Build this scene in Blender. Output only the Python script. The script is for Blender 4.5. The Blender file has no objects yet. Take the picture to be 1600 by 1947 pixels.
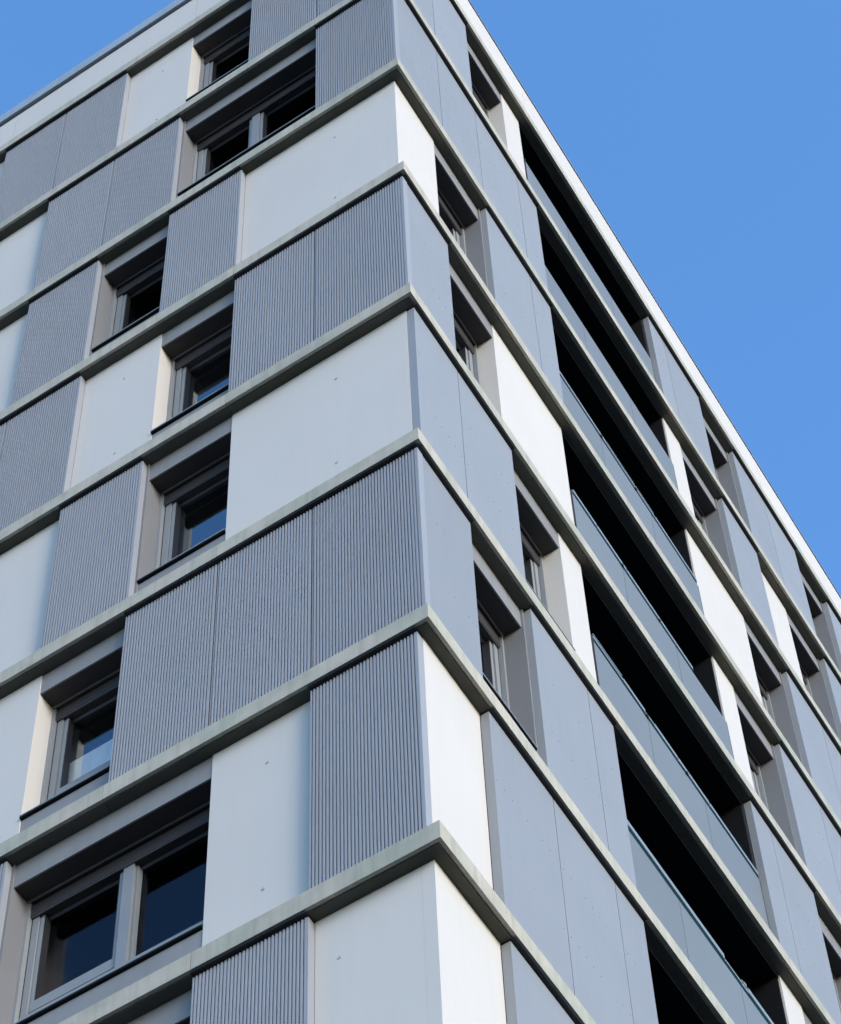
import bpy, bmesh, math, random
from mathutils import Vector, Matrix
random.seed(7)
sc = bpy.context.scene

# ------------------------------------------------------------------ camera
H = 2.9                      # storey height; storey k spans z = Z0+H*k .. Z0+H*(k+1)
Z0 = 5 * H                   # ledge 0 lies five storeys above the ground
cam = bpy.data.cameras.new('camera'); co = bpy.data.objects.new('camera', cam)
sc.collection.objects.link(co)
YAW = math.radians(120.4); PIT = math.radians(51.85); ROL = math.radians(-2.41)
f = Vector((math.cos(PIT) * math.cos(YAW), math.cos(PIT) * math.sin(YAW), math.sin(PIT)))
rt = Vector((math.sin(YAW), -math.cos(YAW), 0)); up = rt.cross(f)
r2 = math.cos(ROL) * rt + math.sin(ROL) * up
u2 = -math.sin(ROL) * rt + math.cos(ROL) * up
co.matrix_world = Matrix(((r2.x, u2.x, -f.x, 5.405), (r2.y, u2.y, -f.y, -9.564), (r2.z, u2.z, -f.z, -12.976 + Z0), (0, 0, 0, 1)))
cam.sensor_fit = 'HORIZONTAL'; cam.sensor_width = 36.0
cam.lens = 5391.17 / 1600 * 36.0
cam.shift_x = 0.0; cam.shift_y = (1887.67 - 973.5) / 1600
cam.clip_start = 0.1; cam.clip_end = 5000
sc.camera = co

# ------------------------------------------------------------------ sky, sun, exposure
SUN_EL = math.radians(18); SUN_AZ = math.radians(112)     # azimuth from +Y towards +X: low hazy sun facing the right facade
w = bpy.data.worlds.new('World'); sc.world = w; w.use_nodes = True
nt = w.node_tree; nt.nodes.clear()
sky = nt.nodes.new('ShaderNodeTexSky'); sky.sky_type = 'NISHITA'; sky.sun_disc = False
sky.sun_elevation = SUN_EL; sky.sun_rotation = SUN_AZ
sky.altitude = 100; sky.air_density = 1.15; sky.dust_density = 1.4; sky.ozone_density = 5.0
hs = nt.nodes.new('ShaderNodeHueSaturation'); hs.inputs['Saturation'].default_value = 1.08
bg = nt.nodes.new('ShaderNodeBackground'); bg.inputs[1].default_value = 0.15
wo = nt.nodes.new('ShaderNodeOutputWorld')
nt.links.new(sky.outputs[0], hs.inputs['Color']); nt.links.new(hs.outputs[0], bg.inputs[0]); nt.links.new(bg.outputs[0], wo.inputs[0])
sl = bpy.data.lights.new('sun', 'SUN'); sl.energy = 0.5; sl.angle = math.radians(20); sl.color = (1, .98, .96)
so = bpy.data.objects.new('sun', sl); sc.collection.objects.link(so)
sd = Vector((math.sin(SUN_AZ) * math.cos(SUN_EL), math.cos(SUN_AZ) * math.cos(SUN_EL), math.sin(SUN_EL)))
so.rotation_euler = sd.to_track_quat('Z', 'Y').to_euler(); so.location = (0, 0, 80)
sc.view_settings.view_transform = 'Standard'; sc.view_settings.look = 'None'
sc.view_settings.gamma = 1; sc.view_settings.use_curve_mapping = False
sc.view_settings.exposure = 1.64

# ------------------------------------------------------------------ materials
def mat(name, col, rough=.5, var=.06, scale=2.0, bump=0.0, bscale=60, metal=0.0, spec=.5, streak=0.0, stain=None, island=0.0, coat=0):
    m = bpy.data.materials.new(name); m.use_nodes = True; t = m.node_tree; N = t.nodes; Lk = t.links
    b = N['Principled BSDF']; b.inputs['Roughness'].default_value = rough; b.inputs['Metallic'].default_value = metal
    b.inputs['Specular IOR Level'].default_value = spec
    g = N.new('ShaderNodeNewGeometry')
    n1 = N.new('ShaderNodeTexNoise'); n1.inputs['Scale'].default_value = scale; n1.inputs['Detail'].default_value = 5
    Lk.new(g.outputs['Position'], n1.inputs['Vector'])
    r = N.new('ShaderNodeMapRange'); r.inputs['From Min'].default_value = .3; r.inputs['From Max'].default_value = .7
    r.inputs['To Min'].default_value = 1 - var; r.inputs['To Max'].default_value = 1 + var
    Lk.new(n1.outputs['Fac'], r.inputs['Value'])
    val = r.outputs[0]
    if island:
        ob = N.new('ShaderNodeObjectInfo'); r3 = N.new('ShaderNodeMapRange')
        r3.inputs['To Min'].default_value = 1 - island; r3.inputs['To Max'].default_value = 1 + island
        Lk.new(ob.outputs['Random'], r3.inputs['Value'])
        mm = N.new('ShaderNodeMath'); mm.operation = 'MULTIPLY'; Lk.new(val, mm.inputs[0]); Lk.new(r3.outputs[0], mm.inputs[1]); val = mm.outputs[0]
    if streak:      # rain streaks running down the face
        mp = N.new('ShaderNodeMapping'); mp.inputs['Scale'].default_value = (14, 14, .7)
        Lk.new(g.outputs['Position'], mp.inputs[0])
        n2 = N.new('ShaderNodeTexNoise'); n2.inputs['Scale'].default_value = 1.0; n2.inputs['Detail'].default_value = 4
        Lk.new(mp.outputs[0], n2.inputs['Vector'])
        r4 = N.new('ShaderNodeMapRange'); r4.inputs['From Min'].default_value = .45; r4.inputs['From Max'].default_value = .75
        r4.inputs['To Min'].default_value = 1; r4.inputs['To Max'].default_value = 1 - streak
        Lk.new(n2.outputs['Fac'], r4.inputs['Value'])
        mm = N.new('ShaderNodeMath'); mm.operation = 'MULTIPLY'; Lk.new(val, mm.inputs[0]); Lk.new(r4.outputs[0], mm.inputs[1]); val = mm.outputs[0]
    vm = N.new('ShaderNodeVectorMath'); vm.operation = 'SCALE'
    if stain:
        n3 = N.new('ShaderNodeTexNoise'); n3.inputs['Scale'].default_value = 1.3; n3.inputs['Detail'].default_value = 6
        Lk.new(g.outputs['Position'], n3.inputs['Vector'])
        r5 = N.new('ShaderNodeMapRange'); r5.inputs['From Min'].default_value = .42; r5.inputs['From Max'].default_value = .62
        Lk.new(n3.outputs['Fac'], r5.inputs['Value'])
        mx = N.new('ShaderNodeMix'); mx.data_type = 'RGBA'; mx.inputs[6].default_value = (*col, 1); mx.inputs[7].default_value = (*stain, 1)
        Lk.new(r5.outputs[0], mx.inputs[0]); Lk.new(mx.outputs[2], vm.inputs[0])
    else: vm.inputs[0].default_value = col
    Lk.new(val, vm.inputs['Scale']); Lk.new(vm.outputs[0], b.inputs['Base Color'])
    if bump:
        n4 = N.new('ShaderNodeTexNoise'); n4.inputs['Scale'].default_value = bscale; n4.inputs['Detail'].default_value = 3
        Lk.new(g.outputs['Position'], n4.inputs['Vector'])
        bp = N.new('ShaderNodeBump'); bp.inputs['Strength'].default_value = bump; bp.inputs['Distance'].default_value = .01
        Lk.new(n4.outputs['Fac'], bp.inputs['Height']); Lk.new(bp.outputs[0], b.inputs['Normal'])
    return m
M = {}
M['white'] = mat('white_render', (.535, .50, .455), .8, .02, .9, .05, 90, streak=.02, island=.015)
M['grey'] = mat('grey_metal_sheet', (.245, .255, .265), .55, .025, 1.1, .02, 8, spec=.4, island=.045, streak=.03)
M['corr'] = mat('corrugated_metal', (.275, .285, .305), .65, .02, 1.5, spec=.3, island=.04)
M['ledge'] = mat('cast_concrete', (.425, .385, .31), .85, .08, 5, .15, 70, streak=.2, stain=(.35, .345, .275), island=.03)
M['soffit_shade'] = mat('soffit_shade_board', (.085, .082, .068), .85, .1, 4, stain=(.065, .07, .052))  # dark tone paints in the shade under the ledges
M['reveal'] = mat('grey_reveal_board', (.17, .17, .175), .7, .04, 2)
M['lintel'] = mat('grey_lintel_sheet', (.215, .21, .205), .65, .05, 3, streak=.08)
M['frame'] = mat('grey_window_frame', (.225, .235, .24), .6, .04, 3)
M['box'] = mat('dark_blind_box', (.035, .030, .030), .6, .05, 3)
M['sill'] = mat('anthracite_sill', (.008, .009, .010), .7, .05, 3, spec=.15)
M['gasket'] = mat('black_gasket_and_shade', (.01, .01, .011), .6, .02, 3)  # gaskets, and the painted shade strips under ledges and coping
M['room'] = mat('room_wall', (.12, .115, .11), .9, .05, 1)
M['reflection_sheet'] = mat('pale_reflection', (.75, .73, .70), .9, .05, 9)  # pale colour of a painted window reflection
M['wall'] = mat('dark_substructure', (.03, .032, .035), .9, .1, 1)
M['loggia'] = mat('near_black_loggia', (.006, .007, .008), .9, .15, 1, spec=.1)  # even near-black colour of slabs and balcony recesses
M['coping'] = mat('zinc_coping', (.30, .35, .40), .5, .05, 2, streak=.08, stain=(.28, .33, .36))
M['bglass'] = mat('frosted_glass', (.165, .18, .183), .5, .03, .8, spec=.35, island=.03)
M['teal'] = mat('teal_glass_edge', (.008, .028, .033), .9, .1, 3, spec=.05)
M['rail'] = mat('steel_handrail', (.20, .235, .25), .5, .06, 4)
M['screw'] = mat('screw_head', (.19, .2, .215), .5, .05, 3)
M['plug'] = mat('plug_cap', (.36, .345, .32), .7, .05, 3)
M['ground'] = mat('paving_asphalt', (.07, .07, .068), .9, .2, .6, .2, 30, stain=(.055, .055, .055))
M['roof'] = mat('roof_gravel', (.2, .19, .18), .9, .2, 4)
def glassmat(name, refl, tint):
    m = bpy.data.materials.new(name); m.use_nodes = True; t = m.node_tree; t.nodes.clear()
    o = t.nodes.new('ShaderNodeOutputMaterial'); mx = t.nodes.new('ShaderNodeMixShader'); mx.inputs[0].default_value = refl
    gl = t.nodes.new('ShaderNodeBsdfGlossy'); gl.inputs['Roughness'].default_value = .015; gl.inputs['Color'].default_value = (.85, .93, 1, 1)
    tr = t.nodes.new('ShaderNodeBsdfTransparent'); tr.inputs[0].default_value = (*tint, 1)
    n = t.nodes.new('ShaderNodeTexNoise'); n.inputs['Scale'].default_value = 1.2
    g = t.nodes.new('ShaderNodeNewGeometry'); t.links.new(g.outputs['Position'], n.inputs['Vector'])
    bp = t.nodes.new('ShaderNodeBump'); bp.inputs['Strength'].default_value = .05; bp.inputs['Distance'].default_value = .02
    t.links.new(n.outputs['Fac'], bp.inputs['Height']); t.links.new(bp.outputs[0], gl.inputs['Normal'])
    t.links.new(tr.outputs[0], mx.inputs[1]); t.links.new(gl.outputs[0], mx.inputs[2]); t.links.new(mx.outputs[0], o.inputs[0])
    return m
M['glass'] = glassmat('coated_window_glass', .27, (.45, .5, .48))
M['glass_dark'] = glassmat('dark_window_glass', .035, (.75, .74, .76))
M['glass_clear'] = glassmat('clear_window_glass', .13, (.95, .96, .95))

# ------------------------------------------------------------------ helpers
def P(side, s, d, z):
    """s metres along the facade from the corner, d metres behind the ledge front, z above ledge 0"""
    return (-s, d, z + Z0) if side == 'L' else (-d, s, z + Z0)
class MB:
    def __init__(self): self.v = []; self.f = []
    def box(self, side, s0, s1, d0, d1, z0, z1):
        n = len(self.v)
        for s in (s0, s1):
            for d in (d0, d1):
                for z in (z0, z1): self.v.append(P(side, s, d, z))
        for q in ((0, 1, 3, 2), (4, 6, 7, 5), (0, 4, 5, 1), (2, 3, 7, 6), (0, 2, 6, 4), (1, 5, 7, 3)):
            self.f.append([n + i for i in q])
        return self
    def prism(self, side, pts, z0, z1):
        """closed outline in (s, d) raised from z0 to z1"""
        n = len(self.v); k = len(pts)
        for z in (z0, z1):
            for s, d in pts: self.v.append(P(side, s, d, z))
        for i in range(k):
            j = (i + 1) % k; self.f.append([n + i, n + j, n + k + j, n + k + i])
        self.f.append([n + i for i in range(k)]); self.f.append([n + k + i for i in range(k)])
        return self
    def disc(self, side, s, d, z, r, t=.004, seg=8):
        n = len(self.v)
        for dd in (d, d - t):
            for i in range(seg):
                a = i * 2 * math.pi / seg
                self.v.append(P(side, s + r * math.cos(a), dd, z + r * math.sin(a)))
        for i in range(seg):
            j = (i + 1) % seg; self.f.append([n + i, n + j, n + seg + j, n + seg + i])
        self.f.append([n + seg + i for i in range(seg)]); self.f.append([n + i for i in range(seg)])
        return self
    def build(self, name, m, parent=None, kind=None, label=None):
        me = bpy.data.meshes.new(name)
        o0 = Vector(self.v[0])
        me.from_pydata([Vector(p) - o0 for p in self.v], [], self.f)
        bm = bmesh.new(); bm.from_mesh(me); bmesh.ops.recalc_face_normals(bm, faces=bm.faces); bm.to_mesh(me); bm.free()
        me.materials.append(m)
        o = bpy.data.objects.new(name, me); sc.collection.objects.link(o)
        o.location = o0
        if parent is not None:
            o.parent = parent
            o.location = o0 - WORLD[parent.name]
        WORLD[o.name] = o0
        if kind: o['kind'] = kind
        if label: o['label'] = label
        return o
WORLD = {}
FH = .20          # ledge height
GD, WD = .05, .13 # depth of metal fronts and of white fronts behind the ledge front
GB = .1285

# ------------------------------------------------------------------ ground
gm = bpy.data.meshes.new('ground')
gm.from_pydata([(-2500, -2500, 0), (2500, -2500, 0), (2500, 2500, 0), (-2500, 2500, 0)], [], [(0, 1, 2, 3)])
gm.materials.append(M['ground'])
go = bpy.data.objects.new('ground', gm); sc.collection.objects.link(go); go['kind'] = 'structure'

# ------------------------------------------------------------------ the building
bld = bpy.data.objects.new('apartment_building', None); sc.collection.objects.link(bld)
WORLD[bld.name] = Vector((0, 0, 0))
bld['label'] = 'tall corner apartment block clad in white and blue grey panels between thin concrete ledges'
bld['category'] = 'building'
SL = .13 + .97 * 12; SR = 21.6

# plan core: everything behind rooms and loggias
core = MB()
core.v = []
def cbox(x0, x1, y0, y1, z0, z1, mb):
    n = len(mb.v)
    for x in (x0, x1):
        for y in (y0, y1):
            for z in (z0, z1): mb.v.append((x, y, z))
    for q in ((0, 1, 3, 2), (4, 6, 7, 5), (0, 4, 5, 1), (2, 3, 7, 6), (0, 2, 6, 4), (1, 5, 7, 3)): mb.f.append([n + i for i in q])
cbox(-SL + .2, -2.0, 2.0, SR - .2, 0, Z0 + 8 * H + .3, core)
core.build('wall', M['wall'], bld)
low = MB(); cbox(-SL + .13, -.13, .13, SR - .13, 0, Z0 - FH, low)
low.build('lower_wall', M['white'], bld)
end = MB(); cbox(-SL + .02, -SL + .2, .5, SR - .1, Z0, Z0 + 8 * H - FH, end); end.build('end_wall', M['white'], bld); end = MB(); cbox(-SL + .2, -.5, SR - .2, SR - .02, Z0, Z0 + 8 * H - FH, end)
end.build('end_wall', M['white'], bld)

# floor slabs inside, and the ledges in front of them
for k in range(0, 9):
    s = MB(); cbox(-SL + .13, -.14, .14, SR - .13, Z0 + H * k - FH + .012, Z0 + H * k - .012, s)
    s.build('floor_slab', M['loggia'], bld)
PROF = [(0, -FH), (.030, -FH), (.030, -FH + .014), (.040, -FH + .014), (.040, -FH), (.47, -FH), (.47, 0), (.0, 0)]
def sweep(stations, z, name='ledge'):
    """stations: ('L', s), ('C', 0), ('R', s) in order from left to right"""
    mb = MB(); k = len(PROF)
    for kind, s in stations:
        for d, dz in PROF:
            if kind == 'L': p = (-s, d, z + dz + Z0)
            elif kind == 'R': p = (-d, s, z + dz + Z0)
            else: p = (-d, d, z + dz + Z0)
            mb.v.append(p)
    for i in range(len(stations) - 1):
        for j in range(k):
            a, b = j, (j + 1) % k
            mb.f.append([i * k + a, i * k + b, (i + 1) * k + b, (i + 1) * k + a])
    e = (len(stations) - 1) * k
    mb.f.append(list(range(k))); mb.f.append([e + i for i in range(k)])
    o = mb.build(name, M['ledge'], bld)
    sb = MB(); q = [(.0405, -FH - .0015), (.0405, -FH - .009), (.469, -FH - .009), (.469, -FH - .0015)]  # added board, darkened to stand in for shade below the ledge
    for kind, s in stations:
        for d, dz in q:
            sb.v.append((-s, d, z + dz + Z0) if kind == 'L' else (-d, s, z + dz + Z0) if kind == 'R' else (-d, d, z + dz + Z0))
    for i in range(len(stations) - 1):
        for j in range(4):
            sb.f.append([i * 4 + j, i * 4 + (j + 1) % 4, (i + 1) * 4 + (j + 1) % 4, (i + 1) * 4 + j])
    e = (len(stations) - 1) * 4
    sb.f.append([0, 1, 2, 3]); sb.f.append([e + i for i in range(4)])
    sb.build('soffit_shade_board', M['soffit_shade'], o)
    return o
G = .003
for k in range(-4, 9):
    z = H * k
    jl = [2.06, 6.92, SL]; jr = [4.3 + .35 * (k % 3), 9.3, 14.6, SR]
    if k == 6 or k == 2: jl[0] = 3.04
    for a, b in zip(jl[:-1], jl[1:]): sweep([('L', b - G), ('L', a + G)], z)
    sweep([('L', jl[0] - G), ('C', 0), ('R', jr[0] - G)], z)
    for a, b in zip(jr[:-1], jr[1:]): sweep([('R', a + G), ('R', b - G)], z)

# parapet, coping
pt = .285 * H
for side, S in (('L', SL), ('R', SR)):
    a = -.0
    js = [2.93, 5.85, 8.75, S] if side == 'L' else [3.3, 6.6, 9.9, 13.2, 16.5, S]
    a = .008
    for b in js:
        d1 = .30
        s0 = a
        if side == 'R' and a < .01: s0 = .008
        if side == 'L' and a < .01: s0 = .31
        MB().box(side, s0 + G, b - G, .008, d1, 8 * H + .004, 8 * H + pt).build('parapet_panel', M['white'], bld); a = b
MB().box('L', -.01, SL, .03, .5, 8 * H + pt + .002, 8 * H + pt + .05).build('coping_shade_strip', M['gasket'], bld)  # black strip paints the shadow gap under the coping
n = 0; a = -.04
for b in (2.3, 5.2, 8.2, SL):
    MB().box('L', a + .002, b - .002, -.035 + .003 * (n % 2), .55, 8 * H + pt + .045, 8 * H + pt + .31).build('coping', M['coping'], bld); a = b; n += 1
a = .56
for b in (4.2, 8.6, 13, 17.4, SR):
    mb = MB().box('R', a + .002, b - .002, .02, .5, 8 * H + pt + .002, 8 * H + pt + .045)
    mb.build('coping_shade_strip', M['gasket'], bld)  # painted gap shadow along the right coping
    MB().box('R', a + .002, b - .002, .0, .52, 8 * H + pt + .045, 8 * H + pt + .085).build('coping', M['rail'], bld); a = b
rf = MB(); cbox(-SL + .5, -.5, .5, SR - .5, Z0 + 8 * H, Z0 + 8 * H + .3, rf); rf.build('roof', M['roof'], bld)

# ------------------------------------------------------------------ cells
e = [.13 + .97 * i for i in range(13)]
LE = e
C, Wt, W1, W2, GR, BA = 'corr', 'white', 'win', 'win2', 'grey', 'balc'
# each band: list of (end position, kind), starting at the corner
LEFT = {
 7: [(e[1], C), (e[2], C), (e[3], W1), (e[4], Wt), (e[5], C), (e[6], C), (e[7], Wt), (e[9], W2), (e[10], C), (e[12], Wt)],
 6: [(e[1], C), (e[3], W2), (e[4], C), (e[5], C), (e[7], Wt), (e[8], W1), (e[9], C), (e[10], C), (e[12], Wt)],
 5: [(e[2], Wt), (e[3], C), (e[4], W1), (e[5], C), (e[7], Wt), (e[8], C), (e[9], W1), (e[10], C), (e[12], Wt)],
 4: [(e[1], C), (e[2], C), (e[3], W1), (e[4], Wt), (e[5], C), (e[6], C), (e[7], W1), (e[9], Wt), (e[10], C), (e[12], Wt)],
 3: [(e[2], Wt), (e[3], W1), (e[4], C), (e[6], Wt), (e[7], C), (e[8], W1), (e[9], C), (e[10], C), (e[12], Wt)],
 2: [(e[1], C), (e[2], C), (e[3], C), (e[4], W1), (e[6], Wt), (e[7], C), (e[8], C), (e[10], Wt), (e[12], Wt)],
 1: [(e[1], C), (e[2], Wt), (e[4], W2), (e[5], C), (e[6], C), (e[8], Wt), (e[9], W1), (e[10], C), (e[12], Wt)],
 0: [(e[1], Wt), (e[2], C), (e[4], W2), (e[5], C), (e[7], Wt), (e[8], C), (e[9], W1), (e[10], C), (e[12], Wt)],
}
RIGHT = {
 7: [(1.03, GR), (1.885, GR), (2.88, W1), (3.325, Wt), (6.60, BA), (7.04, GR), (8.04, GR), (9.02, W1), (9.97, GR), (10.92, GR), (11.92, W1), (12.9, GR), (13.9, GR), (14.9, W1), (17, GR), (SR, Wt)],
 6: [(1.02, GR), (1.885, GR), (2.85, GR), (3.32, GR), (6.62, BA), (7.07, Wt), (8.04, W1), (9.03, GR), (10.0, Wt), (10.96, W1), (11.93, GR), (12.9, GR), (13.9, W1), (15, GR), (17, GR), (SR, Wt)],
 5: [(.93, Wt), (1.88, W1), (2.84, GR), (3.30, GR), (6.63, BA), (8.09, Wt), (9.07, W1), (10.03, GR), (11.0, GR), (12, Wt), (13, W1), (15, GR), (17, GR), (SR, Wt)],
 4: [(.91, GR), (1.90, W1), (3.31, Wt), (6.65, BA), (7.14, Wt), (8.09, W1), (9.11, GR), (10.08, GR), (11, GR), (12, W1), (13, Wt), (15, GR), (17, GR), (SR, Wt)],
 3: [(.895, GR), (1.875, GR), (2.875, W1), (3.315, Wt), (6.67, BA), (7.13, GR), (8.11, GR), (9.08, W1), (10.05, GR), (11, GR), (12, W1), (13, Wt), (15, GR), (17, GR), (SR, Wt)],
 2: [(.91, GR), (1.895, W1), (2.885, GR), (3.355, GR), (6.70, BA), (7.17, Wt), (8.12, W1), (9.1, GR), (10.1, GR), (12, W1), (15, GR), (17, GR), (SR, Wt)],
 1: [(.95, Wt), (1.93, GR), (2.91, GR), (3.39, GR), (6.73, BA), (7.2, GR), (8.15, GR), (9.1, W1), (10.1, GR), (12, GR), (15, GR), (17, GR), (SR, Wt)],
 0: [(.99, Wt), (1.96, GR), (2.94, GR), (3.42, GR), (6.76, BA), (7.2, Wt), (8.15, W1), (9.1, GR), (10.1, GR), (12, GR), (15, GR), (17, GR), (SR, Wt)],
}
WALLS = {'L': MB(), 'R': MB()}; ROOMS = {'L': MB(), 'R': MB()}
ZT = H - FH - .012      # top of a panel within its storey

def white_panel(side, a, b, z, big, corner):
    o = MB().box(side, a + (.0 if corner else .002), b - .002, WD, .465, z + .004, z + ZT - .002).build('white_panel', M['white'], bld)
    w_ = b - a; plugs = []
    if w_ > .7:
        if side == 'L':
            c = .90 if corner else (a + b) / 2 - .04
            plugs = [(c, .74), (c, .178)]

    for s, zz in plugs:
        MB().disc(side, s, WD, z + zz * H, .014, .005).build('plug', M['plug'], o)
    return o
def grey_panel(side, a, b, z):
    o = MB().box(side, a + .005, b - .005, GD, GB, z + .004, z + ZT - .02).build('grey_panel', M['grey'], bld)
    sm = MB(); n = max(1, int((b - a - .08) / .107)); 
    for zz in (.31, .61):
        for i in range(n + 1):
            if random.random() < .35: continue
            s = a + .05 + (b - a - .1) * i / n
            sm.disc(side, s, GD, z + zz * H, random.uniform(.0035, .006), .003, 6)
    if sm.v: sm.build('screw_heads', M['screw'], o, kind='stuff')
    return o
def corr_panel(side, a, b, z, end_a=False, end_b=False):
    pitch = .0303; a1, b1 = a + .013, b - .013
    n = int(round((b1 - a1) / pitch)); pt_ = (b1 - a1) / n
    pts = []
    for i in range(n):
        s = a1 + i * pt_
        pts += [(s, GD + .013), (s + pt_ * .07, GD - .003), (s + pt_ * .57, GD - .003), (s + pt_ * .64, GD + .013)]
    pts += [(b1, GD + .013), (b1, GB), (a1, GB)]
    o = MB().prism(side, pts, z + .004, z + ZT - .02).build('corrugated_panel', M['corr'], bld)
    # plain edge trims closing the ends of the sheet
    MB().box(side, a + .001 if end_a else a1 - .004, a1 + .001, GD - .002, .1295 if end_a else GB, z + .004, z + ZT - .022).build('edge_trim', M['corr'], o)
    MB().box(side, b1 - .001, b - .001 if end_b else b1 + .004, GD - .002, .1295 if end_b else GB, z + .004, z + ZT - .022).build('edge_trim', M['corr'], o)
    sm = MB()
    for zz in (.31, .61):
        for i in range(2, n, 5):
            if random.random() < .4: continue
            sm.disc(side, a1 + (i + .3) * pt_, GD - .004, z + (zz + .004 * (i % 3)) * H, .005, .003, 6)
    sm.build('screw_heads', M['screw'], o, kind='stuff')
    return o
def window(side, a, b, z, nb_a, nb_b, double, dark=False, reflection_sheet=None):
    """nb_a / nb_b: kind of the neighbours at the near-corner end and at the far end"""
    W_ = M
    # boards lining the side of the opening where the neighbour is a metal panel
    ia = a + (.024 if nb_a in (C, GR) else .0); ib = b - (.024 if nb_b in (C, GR) else .0)
    fr = MB(); zb = .165 * H; zh = .825 * H
    D = .37
    fr.box(side, ia + .035, ib - .035, D, D + .07, zb + .01 + z, z + .325 * H)          # bottom rail of the fixed frame
    fr.box(side, ia + .035, ib - .035, D + .062, D + .085, z + zh - .195, z + zh - .012)
    fr.box(side, ia + .04, ia + .10, D + .001, D + .071, z + zb + .01, z + zh - .012)
    fr.box(side, ib - .10, ib - .04, D + .001, D + .071, z + zb + .01, z + zh - .012)
    root = fr.build('double_window' if double else 'window', M['frame'], bld)
    if nb_a in (C, GR): MB().box(side, a, ia, .118, .47, z + .003, z + ZT).build('jamb_board', M['reveal'], root)
    if nb_b in (C, GR): MB().box(side, ib, b, .118, .47, z + .003, z + ZT).build('jamb_board', M['reveal'], root)
    MB().box(side, ia, ia + .028, .325, .40, z + zb, z + zh - .002).build('guide_rail', M['frame'], root)
    MB().box(side, ib - .028, ib, .325, .40, z + zb, z + zh - .002).build('guide_rail', M['frame'], root)
    MB().box(side, ia + .0005, ib - .0005, .14, .155, z + zh, z + ZT).build('lintel', M['lintel'], root)
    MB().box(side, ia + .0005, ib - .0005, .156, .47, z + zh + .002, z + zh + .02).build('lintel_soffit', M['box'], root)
    MB().box(side, ia + .0006, ib - .0006, .312, .325, z + zh - .016, z + zh + .001).build('lintel_lip', M['reveal'], root)
    bb = MB().box(side, ia + .029, ib - .029, .345, .43, z + zh - .185, z + zh - .035)
    bb.build('blind_box', M['box'], root)
    MB().box(side, ia + .031, ib - .031, .35, .36, z + zh - .192, z + zh - .186).build('blind_rail', M['reveal'], root)
    MB().box(side, ia + .0005, ib - .0005, .14, .465, z + .003, z + zb - .042).build('apron', M['lintel'], root)
    MB().box(side, a + .0004 if nb_a not in (C, GR) else ia + .0004, ib - .0004, .112, .42, z + zb - .034, z + zb - .004).build('sill', M['sill'], root)
    MB().box(side, ia + .0006, ib - .0006, .108, .1119, z + zb - .016, z + zb).build('sill_lip', M['frame'], root)
    MB().box(side, ia + .0286, ia + .0394, .372, .44, z + zb, z + zh - .02).build('gasket', M['gasket'], root)
    MB().box(side, ib - .0394, ib - .0286, .372, .44, z + zb, z + zh - .02).build('gasket', M['gasket'], root)
    # sashes
    gz0, gz1 = z + .38 * H, z + zh - .19
    if not double: spans = [(ia + .10, ib - .10, True)]
    else:
        m = (a + b) / 2 + (.09 if z > 5 * H else -.03)
        MB().box(side, m - .05, m + .05, .366, .45, z + zb, z + zh - .05).build('mullion', M['frame'], root)
        spans = [(m + .05, ib - .10, True), (ia + .10, m - .05, z > 5 * H)]
    gm_ = {True: M['glass_dark'], False: M['glass'], 2: M['glass_clear']}[dark]
    for p, q, sash in spans:
        z0g = gz0 if sash else z + .33 * H
        if sash:
            sm = MB()
            sm.box(side, p + .008, q - .008, .385, .455, z + .337 * H, z0g)
            sm.box(side, p + .008, p + .045, .386, .456, z0g - .001, gz1)
            sm.box(side, q - .045, q - .008, .386, .456, z0g - .001, gz1)
            sm.build('sash', M['frame'], root)
            MB().box(side, p + .045, p + .055, .388, .456, z0g, gz1).build('gasket', M['gasket'], root)
            MB().box(side, q - .055, q - .045, .388, .456, z0g, gz1).build('gasket', M['gasket'], root)
            MB().box(side, p, q, .40, .45, z + .325 * H, z + .337 * H).build('gasket', M['gasket'], root)
        else:
            MB().box(side, p + .006, p + .02, .40, .456, z0g, gz1).build('glazing_bead', M['frame'], root)
            MB().box(side, q - .02, q - .006, .40, .456, z0g, gz1).build('glazing_bead', M['frame'], root)
        MB().box(side, p, q, .4570, .4630, z0g - .02, gz1 + .16).build('glass', gm_, root)
    if reflection_sheet:
        c0, c1, zc0, zc1 = reflection_sheet
        pts = []; n = int((c1 - c0) / .03)
        for i in range(n + 1): pts.append((c0 + (c1 - c0) * i / n, .50 + .0012 * math.sin(i * 1.9)))
        pts += [(p_[0], p_[1] + .006) for p_ in reversed(pts)]
        MB().prism(side, pts, z + zc0 * H, z + zc1 * H).build('reflection_sheet', M['reflection_sheet'], root)  # added sheet stands in for a pale reflection in the pane
    # dark room behind the glass
    for bx in ((a, b, 1.9, 1.93, 0, ZT), (a, a + .01, .475, 1.9, 0, ZT), (b - .01, b, .475, 1.9, 0, ZT)):
        ROOMS[side].box(side, bx[0], bx[1], bx[2], bx[3], z + bx[4], z + bx[5])
    WALLS[side].box(side, ia + .001, ib - .001, .472, .6, z + zh - .03, z + ZT); WALLS[side].box(side, ia + .001, ib - .001, .472, .6, z + .002, z + .33 * H)
    return root
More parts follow.
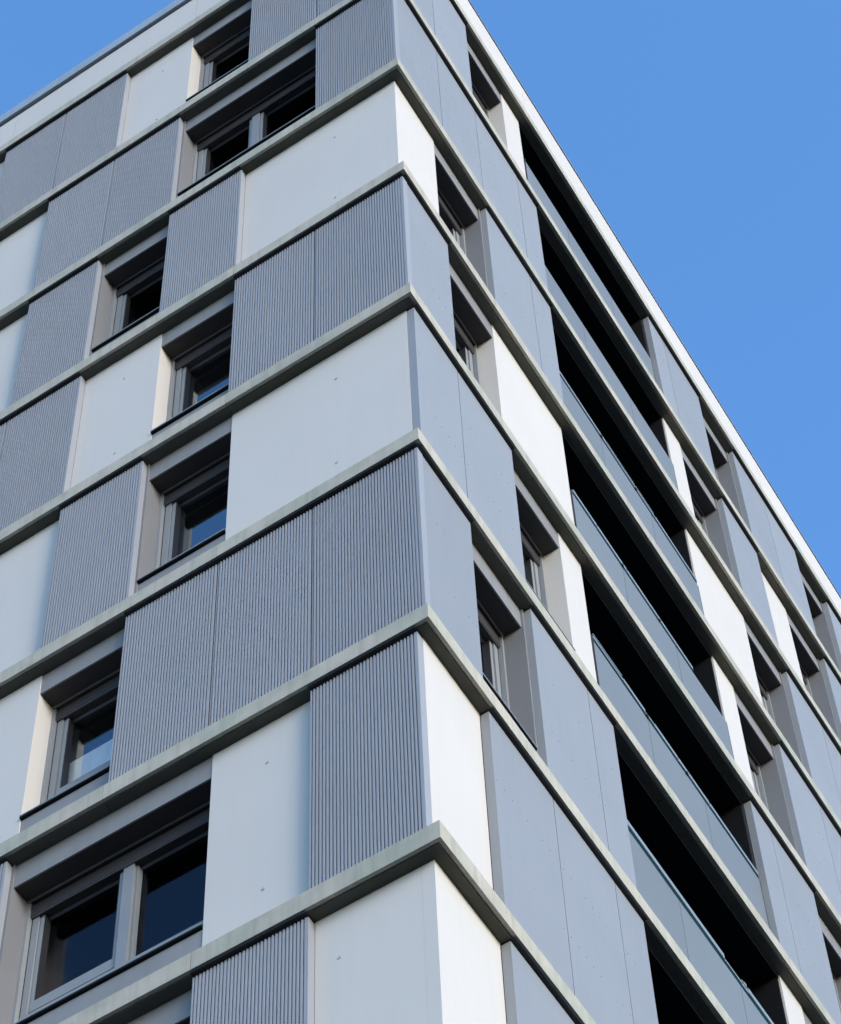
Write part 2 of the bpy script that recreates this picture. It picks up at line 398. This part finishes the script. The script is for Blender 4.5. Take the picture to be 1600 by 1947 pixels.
RAILS = {  # handrail runs of each storey: (s0, s1, look)
 1: [(3.42, 5.3, 'thick'), (5.32, 6.72, 'thick')],
 2: [(3.37, 5.27, 'thick'), (5.28, 5.60, 'thin'), (5.60, 5.72, 'wide'), (5.73, 6.69, 'thick')],
 3: [(3.34, 3.91, 'wide'), (3.92, 4.34, 'mid'), (4.36, 4.52, 'thin'), (4.53, 4.98, 'mid'), (5.0, 5.62, 'mid'), (5.64, 6.65, 'mid')],
 4: [(3.36, 3.84, 'mid'), (3.86, 4.46, 'mid'), (4.48, 5.12, 'mid'), (5.13, 5.9, 'mid')],
 5: [(3.40, 4.50, 'mid'), (4.51, 5.15, 'wide'), (5.16, 5.60, 'wide'), (5.62, 6.60, 'mid')],
 0: [(3.45, 6.7, 'thick')],
}
def balcony(side, a, b, z, k, nb_b):
    rm = MB()
    rm.box(side, a, b, 1.86, 1.9, z + .002, z + ZT)
    rm.box(side, a + .001, a + .03, .15, 1.86, z + .002, z + ZT); rm.box(side, b - .03, b - .001, .15, 1.86, z + .002, z + ZT)
    rm.box(side, a + .004, b - .004, .142, 1.86, z + ZT - .05, z + ZT + .002)
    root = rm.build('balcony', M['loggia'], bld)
    # terrace door and its frame in the back wall
    MB().box(side, a + .6, a + 1.6, 1.83, 1.859, z + .02, z + 2.25).build('door_glass', M['glass_dark'], root)
    MB().box(side, a + 1.66, a + 2.7, 1.83, 1.859, z + .02, z + 2.25).build('door_glass', M['glass_dark'], root)
    gt = z + (.442 if k < 6 else .475) * H; gd = .118
    js = [a + .006, a + 1.06, a + 2.2, b - .012]
    for i in range(3):
        top = gt
        MB().box(side, js[i] + .004, js[i + 1] - .004, gd, gd + .016, z + .006, top).build('glass_pane', M['bglass'], root)
        for sx in (js[i] + .12, js[i + 1] - .12):
            MB().box(side, sx - .02, sx + .02, gd + .017, gd + .05, z + .004, z + .2).build('pane_clamp', M['rail'], root)
    for s0, s1, look in RAILS.get(k, []):
        t_, h = {'thick': (.085, .16), 'mid': (.065, .125), 'thin': (.07, .10), 'wide': (.06, .10)}[look]
        MB().box(side, s0, s1, gd + .002, gd + .014, gt + .001, gt + t_).build('glass_edge', M['teal'], root)
        MB().box(side, s0, s1, gd - .004, gd + .036, gt + t_ + .001, gt + h).build('handrail', M['rail'], root)
        if look == 'wide':
            MB().box(side, s0, s1, gd + .004, gd + .012, gt + h + .001, gt + h + .035).build('glass_edge', M['teal'], root)
            MB().box(side, s0 + .01, s1 - .01, gd - .002, gd + .03, gt + h + .036, gt + h + .055).build('handrail', M['rail'], root)
    if k == 2:
        MB().disc(side, 5.66, gd + .01, gt + .13, .025, .02, 10).build('rail_clamp', M['rail'], root)
    if k in (3, 4, 5):
        for s in (4.35, 5.14): MB().disc(side, s, gd + .001, gt + .02, .022, .02, 8).build('rail_clamp', M['gasket'], root)
    MB().box(side, a + .001, a + .012, gd - .004, gd + .06, z + .004, gt + .05).build('end_profile', M['gasket'], root)
    if True:
        MB().box(side, b - .014, b - .004, gd, gd + .05, z + .004, gt).build('end_profile', M['teal'], root)

def band(side, k, cells):
    z = H * k; n = len(cells)
    starts = [0.0] + [c[0] for c in cells[:-1]]
    other = (RIGHT if side == 'L' else LEFT)[k][0][1]
    for i, (b, kind) in enumerate(cells):
        a = starts[i]; nb_a = cells[i - 1][1] if i else None; nb_b = cells[i + 1][1] if i < n - 1 else None
        corner = i == 0
        if corner:
            if kind == Wt: a = WD if side == 'R' else (WD if other == Wt else .131)
            else: a = (GD + (0 if side == 'L' else .006)) if other != Wt else WD
            if kind == Wt and side == 'R' and other == Wt: a = .466
            if kind != Wt and side == 'L' and other != Wt: a = GD - .006
            if kind != Wt and side == 'R' and other != Wt: a = GB + .004 - .08
        if kind == Wt:
            big = b - a > 1.2
            if corner and side == 'L' and other == Wt:
                # one L-shaped corner piece and the main panel, with a hairline seam between
                mb = MB().prism('L', [(WD, WD), (.235, WD), (.235, .465), (.465, .465), (WD, .465)], z + .004, z + ZT - .002)
                mb = MB().box('L', WD, .234, WD, .465, z + .004, z + ZT - .002)
                mb.build('white_corner_panel', M['white'], bld)
                white_panel(side, .235, b, z, big, True)
            elif corner and side == 'R' and other == Wt:
                MB().box('R', .4655, b - .002, WD, .465, z + .004, z + ZT - .002).build('white_panel', M['white'], bld)
            else: white_panel(side, a, b, z, big, corner)
        elif kind == C or kind == GR:
            if kind == C: corr_panel(side, a, b, z, nb_a != C, nb_b != C)
            else: grey_panel(side, a, b, z)
            MB().box(side, max(a, .012) + .0005, b - .0005, .012, GB - .002, z + ZT - .008, z + ZT + .003).build('ledge_shade_strip', M['gasket'], bld)  # black strip added as painted shade between panel top and ledge
            if nb_b == kind: MB().box(side, b - .009, b + .009, .075, GB, z + .004, z + ZT - .03).build('joint_profile', M['gasket'], bld)
            WALLS[side].box(side, max(a, .14), b - .0, GB + .008, .47, z + .002, z + ZT)
        elif kind in (W1, W2):
            cu = None; dk = False
            if side == 'L' and k == 1 and a < 3: dk = True
            if side == 'L' and k == 2 and a < 4: cu = (a + .02, b - .12, .3, .57); dk = 2
            if side == 'L' and k in (5, 6, 7): dk = True
            window(side, a, b, z, nb_a, nb_b, kind == W2, dk, cu)
        else: balcony(side, a, b, z, k, nb_b)
for k in range(8):
    band('L', k, LEFT[k]); band('R', k, RIGHT[k])
for q in 'LR':
    WALLS[q].build('backing_wall', M['wall'], bld, kind='stuff')
    ROOMS[q].build('room_wall', M['room'], bld, kind='stuff')
